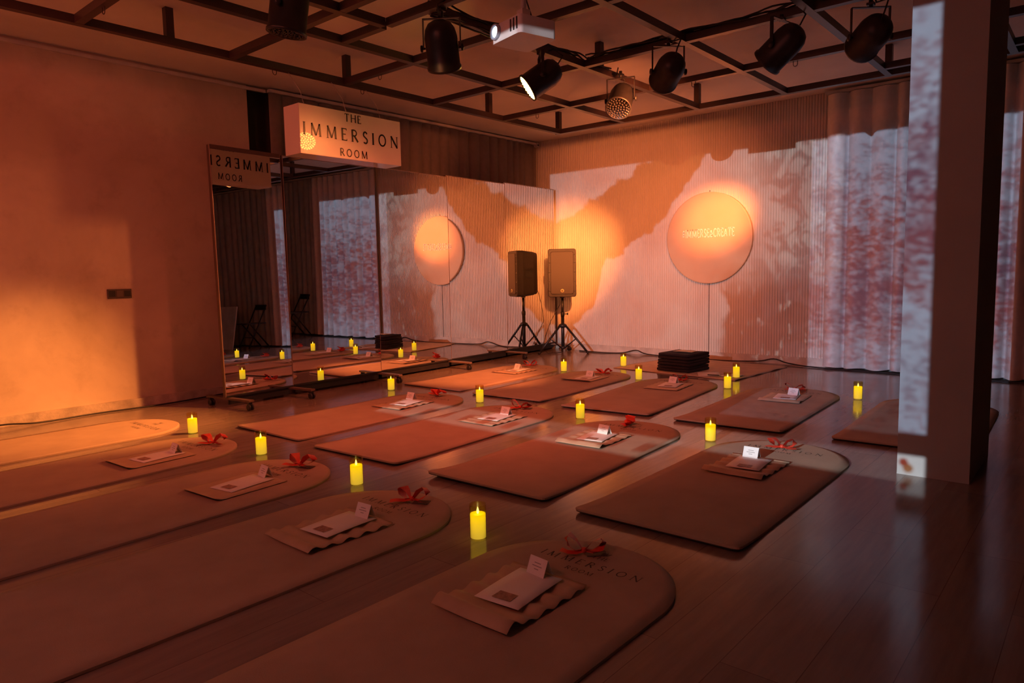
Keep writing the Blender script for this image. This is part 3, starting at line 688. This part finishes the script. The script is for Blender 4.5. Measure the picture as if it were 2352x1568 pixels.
def place(i, row, nx, ny, rot, curl, side, kit=None, ext=''):
    wd = where(i, row)
    root = thing('yoga_mat', 'tan arched '+wd+ext, 'mat', (nx, ny, 0), radians(rot), 'arched tan mats on the floor')
    mat_shape(curl, side, i).build('surface', MATTOP, root)
    und = mat_shape(curl, side, i); und.v = [Vector((v.x*.994, v.y*.998+.001, v.z-.0045)) for v in und.v]; und.build('underside', MATSIDE, root)
    zt = MT+.0016
    for word, cap, tr, y0 in (('THE', .026, .30, ML-.148), ('IMMERSION', .042, .54, ML-.226), ('ROOM', .026, .30, ML-.283)):
        text_mb(word, cap, tr, lambda x, y, y0=y0: (x-.005, y0+y, zt), bold=1.15).build('lettering', INK, root)
    fl = MB()
    for k in (-1, 0, 1): strokes_to(fl, [(k*.007, 0), (k*.011, .011), (k*.016, .022)], .004, lambda x, y: (x-.005, ML-.105+y, zt))
    fl.build('emblem', INK, root)
    top = MT+.0025
    if kit:
        (px, py, prz), (tcx, tcy), (bx, by, brz), (amp, curlp), tagc = kit
        ks = thing('kraft_sheet', 'wavy brown kraft sheet on '+wd, 'paper', (px, py, top), radians(prz), 'kraft sheets on the mats')
        def kf(u, v):
            x, y = (u-.5)*.315, (v-.5)*.40
            z = .003+amp*(1+sin(2*pi*(y+.2)/.082))*.5*(.6+.4*abs(u-.5)*2)
            e0 = max(0, 1-v/.16); z += curlp*(e0*e0 if amp < .002 else math.exp(-((v-.11)/.07)**2))
            e1 = max(0, (v-.93)/.07); z += amp*.8*e1
            return (x, y, z)
        MB().slab(kf, 8, 44, .0006).build('sheet', KRAFT, ks)
        ez = top+.004+amp
        en = thing('letter_sheet', 'white printed sheet on '+wd, 'paper', (px+.0, py+.045, ez), radians(prz+5), 'white sheets on the mats')
        MB().slab(lambda u, v: ((u-.5)*.172, (v-.5)*.258, .0012+.002*sin(v*3)), 4, 8, .0008).build('sheet', PAPER, en)
        MB().add([(-.035, -.105, .004), (.035, -.105, .004), (.035, -.055, .004), (-.035, -.055, .004)], [(0, 1, 2, 3)]).build('printed_picture', PRINT, en)
        tc = thing('tent_card', 'small folded white card standing on '+wd, 'card', (tcx, tcy, top+.004+amp), radians(rnd.uniform(-8, 10)), 'tent cards on the mats')
        for s in (-1, 1):
            MB().slab(lambda u, v, s=s: ((u-.5)*.082, s*(.024*(1-v)+.0006), v*.056+.0008), 2, 2, .0006, False).build('panel', PAPER, tc)
        pr = MB()
        for q, ww in enumerate((.03, .045, .02)):
            f = lambda v: (-.0242*(1-v)-.0012)
            v0, v1 = .68-.17*q, .73-.17*q
            pr.add([(-ww/2, f(v0), v0*.056), (ww/2, f(v0), v0*.056), (ww/2, f(v1), v1*.056), (-ww/2, f(v1), v1*.056)], [(0, 1, 2, 3)])
        pr.build('print', mat('grey_print', (.35, .33, .32), .7), tc)
        bow((bx, by, top-.001), brz, 'red ribbon bow on '+wd, 50+i+10*row, tagc)
# square-end centre, turn, curl of the square end, then (sheet), (card), (bow), (sheet waves), tag
place(0, 1, -5.20, .46, 1, .004, 0, None, ', bare and yellow-lit')
place(1, 1, -4.235, .41, 3, .004, 0, ((-4.24, 1.66, 3), (-4.234, 1.81), (-4.27, 2.06, .5), (.001, .016), False))
place(2, 1, -3.305, .43, 2, .004, 0, ((-3.31, 1.69, 4), (-3.334, 1.875), (-3.363, 2.10, .25), (.001, .016), True))
place(3, 1, -2.425, .41, 0, .004, 0, ((-2.40, 1.62, -1), (-2.386, 1.79), (-2.411, 2.075, .35), (.013, .012), True))
place(4, 1, -1.372, .425, 0, .004, 0, ((-1.43, 1.63, 0), (-1.445, 1.80), (-1.446, 2.065, .6), (.013, .026), True))
place(0, 2, -4.29, 2.43, 2, .010, -.4, ((-4.32, 3.66, 5), (-4.407, 3.823), (-4.394, 4.10, -.2), (.006, .006), False))
place(1, 2, -3.335, 2.42, 2.4, .012, .2, ((-3.34, 3.66, 2), (-3.34, 3.80), (-3.423, 4.06, .5), (.006, .004), False))
place(2, 2, -2.305, 2.425, 3.2, .020, -.3, ((-2.42, 3.575, 3), (-2.428, 3.704), (-2.45, 4.04, -1.1), (.006, .018), False))
place(3, 2, -1.38, 2.425, .5, .016, 0, ((-1.43, 3.525, 0), (-1.466, 3.685), (-1.418, 4.01, .1), (.010, .018), False))
place(0, 3, -4.78, 4.38, 2, .008, -.3, ((-4.80, 5.62, 2), (-4.828, 5.70), (-4.919, 6.02, .5), (.006, .002), False))
place(1, 3, -3.86, 4.37, 2.5, .010, 0, ((-3.89, 5.60, 4), (-3.904, 5.712), (-3.904, 5.95, .1), (.001, .014), False))
place(2, 3, -2.875, 4.36, 5.5, .012, 0, ((-3.00, 5.62, 6), (-3.034, 5.778), (-3.059, 5.95, .3), (.006, .002), False))
place(3, 3, -1.935, 4.39, 2.4, .014, 0, ((-1.97, 5.62, 5), (-1.949, 5.759), (-2.03, 6.02, .4), (.003, .014), False))
place(4, 3, -.905, 4.45, 2, .012, 0, ((-.98, 5.70, 2), (-1.0, 5.85), (-1.0, 6.08, .4), (.006, .006), False))

# ------------------------------------------------------------------ woven mat, blankets and papers near the ribbed wall
rug = thing('woven_mat', 'plain rectangular woven mat under the dark blankets', 'mat', (0, 0, 0))
q = [Vector((-4.10, 6.44, 0)), Vector((-2.67, 6.29, 0)), Vector((-2.60, 7.47, 0)), Vector((-3.98, 7.60, 0))]
def rf(u, v):
    p = (q[0]*(1-u)+q[1]*u)*(1-v)+(q[3]*(1-u)+q[2]*u)*v
    e = max(0, (u-.86)/.14); return (p.x, p.y, .008+.004*sin(v*19)*e+.003*sin(u*7+v*5)**2)
MB().slab(rf, 30, 30, .006).build('cloth', RUG, rug)
bz = .0135
names = ['bottom', 'middle', 'top']
for k in range(3):
    b = thing('folded_blanket', names[k]+' dark folded blanket of the pile on the woven mat', 'blanket', (-3.385+.006*k, 6.655-.004*k, bz+k*.0635), radians(-6), 'dark blankets in a pile')
    for j in range(2):
        lp = MB(); r_ = .014; W_, D_ = .375-.012*(k == 2)-.006*j, .40-.008*j
        pr = [(r_*cos(t), r_*sin(t)) for t in [pi*i/8-pi/2 for i in range(9)]]
        sec = [(D_/2-r_+a, r_+c) for a, c in pr]+[(-D_/2+r_-a, r_+c) for a, c in reversed(pr)]
        n = len(sec); vs = []
        for xi in range(9):
            for (yy, zz) in sec: vs.append(((xi/8-.5)*W_*(1-.01*(sin(yy*30+k)**2)), yy+.004*sin(xi*1.3+k+j), zz+j*.0295+.0018*sin(xi*1.7+yy*25+k*2)))
        lp.add(vs, [(a*n+c, a*n+(c+1) % n, (a+1)*n+(c+1) % n, (a+1)*n+c) for a in range(8) for c in range(n)]+[tuple(range(n-1, -1, -1)), tuple(range(8*n, 9*n))], True)
        lp.build('fold', BLANK, b)
tag(MB().slab(lambda u, v: ((u-.5)*.21, (v-.5)*.15, .0015+.002*sin(u*4)), 6, 4, .0008).build('paper_sheet', KRAFT, None, (-3.36, 6.66, bz+.194)), 'pinkish paper sheet lying on top of the blanket pile', 'paper')
s_ = tag(MB().slab(lambda u, v: ((u-.5)*.21, (v-.5)*.29, .002+.002*sin(v*3)), 4, 4, .0008).build('paper_sheet', PAPER, None, (-3.03, 6.50, .013)), 'white paper sheet on woven mat beside the blankets', 'paper'); s_.rotation_euler = (0, 0, .5)
s_ = tag(MB().slab(lambda u, v: ((u-.5)*.15, (v-.5)*.21, .002+.001*sin(v*3)), 4, 4, .0008).build('paper_sheet', PAPER, None, (-2.80, 6.52, .013)), 'small white paper sheet on woven mat beside a candle', 'paper'); s_.rotation_euler = (0, 0, -.2)
pen = thing('pen', 'dark pen lying on the woven mat by the papers', 'pen', (-2.93, 6.40, .024), .25)
MB().tube([(-.06, 0, 0), (.05, 0, 0)], .005, 8).build('barrel', BLACK, pen); MB().tube([(.05, 0, 0), (.07, 0, 0)], [.005, .001], 8).build('tip', STEEL, pen)

# ------------------------------------------------------------------ candles
def make_candle():
    root = thing('led_candle', 'x', 'candle', (0, 0, 0))
    MB().lathe([(.0335, .001), (.034, .004), (.034, .140), (.0335, .142), (.0325, .142), (.0322, .138), (.0322, .006), (0, .004)], n=28).build('glass', CGLASS, root)
    MB().lathe([(0, .0065), (.0305, .0065), (.031, .009), (.031, .100), (.029, .103), (.018, .099), (0, .098)], n=28).build('wax', WAX, root)
    f = MB().lathe([(0, .100), (.0035, .103), (.0052, .109), (.0042, .117), (.002, .125), (0, .130)], n=12).build('flame', FLAME, root)
    return root
def copy_tree(o, parent=None):
    c = o.copy(); C.objects.link(c); c.parent = parent
    for ch in o.children: copy_tree(ch, c)
    return c
def between(i, row): return 'glowing candle in glass between '+ORD[i]+' and '+ORD[i+1]+' mats, '+ROW[row]
cands = [((-4.741, 2.15), between(0, 1)), ((-3.819, 2.13), between(1, 1)), ((-2.863, 2.105), between(2, 1)), ((-1.879, 1.955), between(3, 1)),
 ((-5.0, 4.10), 'glowing candle in glass close to the mirrors, beside first mat, middle row'), ((-3.905, 4.12), between(0, 2)), ((-2.875, 4.075), between(1, 2)), ((-1.845, 3.99), between(2, 2)),
 ((-4.397, 5.94), between(0, 3)), ((-3.454, 5.875), between(1, 3)), ((-2.557, 5.866), 'glowing candle in glass on bare floor by the woven mat corner'), ((-1.513, 5.94), between(3, 3)),
 ((-4.05, 6.564), 'glowing candle in glass at the woven mat corner toward the mirrors'), ((-2.716, 6.428), 'glowing candle in glass on the woven mat beside the papers')]
cp = make_candle()
for i, ((x, y), lb) in enumerate(cands):
    o = cp if i == 0 else copy_tree(cp)
    o.location = (x, y, .0015 if i < 12 else .0125); o['label'] = lb; o['group'] = 'led candles on the floor'; o.rotation_euler = (0, 0, i*1.3)

# ------------------------------------------------------------------ things seen only in the mirrors
bo = thing('leaning_board', 'large pale board leaning against the curtain', 'board', (.46, 6.98, 0), 0)
MB().box((0, .09, .36), (1.05, .02, .76), M=Matrix.Rotation(radians(-12), 3, 'X')).build('panel', BOARD, bo)
MB().box((0, .075, .36), (1.03, .004, .05), M=Matrix.Rotation(radians(-12), 3, 'X')).build('batten', BOARD, bo)
ch = thing('folding_chair', 'dark folding chair standing against the curtain', 'chair', (-.28, 7.28, 0), radians(15))
for s in (-1, 1):
    MB().tube([(s*.19, -.19, .01), (s*.19, .17, .74)], .011, 8).build('back_leg', BLACK, ch)
    MB().tube([(s*.165, .19, .01), (s*.165, -.14, .44)], .011, 8).build('front_leg', BLACK, ch)
MB().box((0, -.03, .43), (.36, .36, .02)).build('seat', BLACK, ch); MB().bar((-.19, .155, .70), (.19, .155, .70), .015, .09).build('backrest', BLACK, ch)
MB().tube([(-.19, -.10, .19), (.19, -.10, .19)], .008, 6).build('stretcher', BLACK, ch)
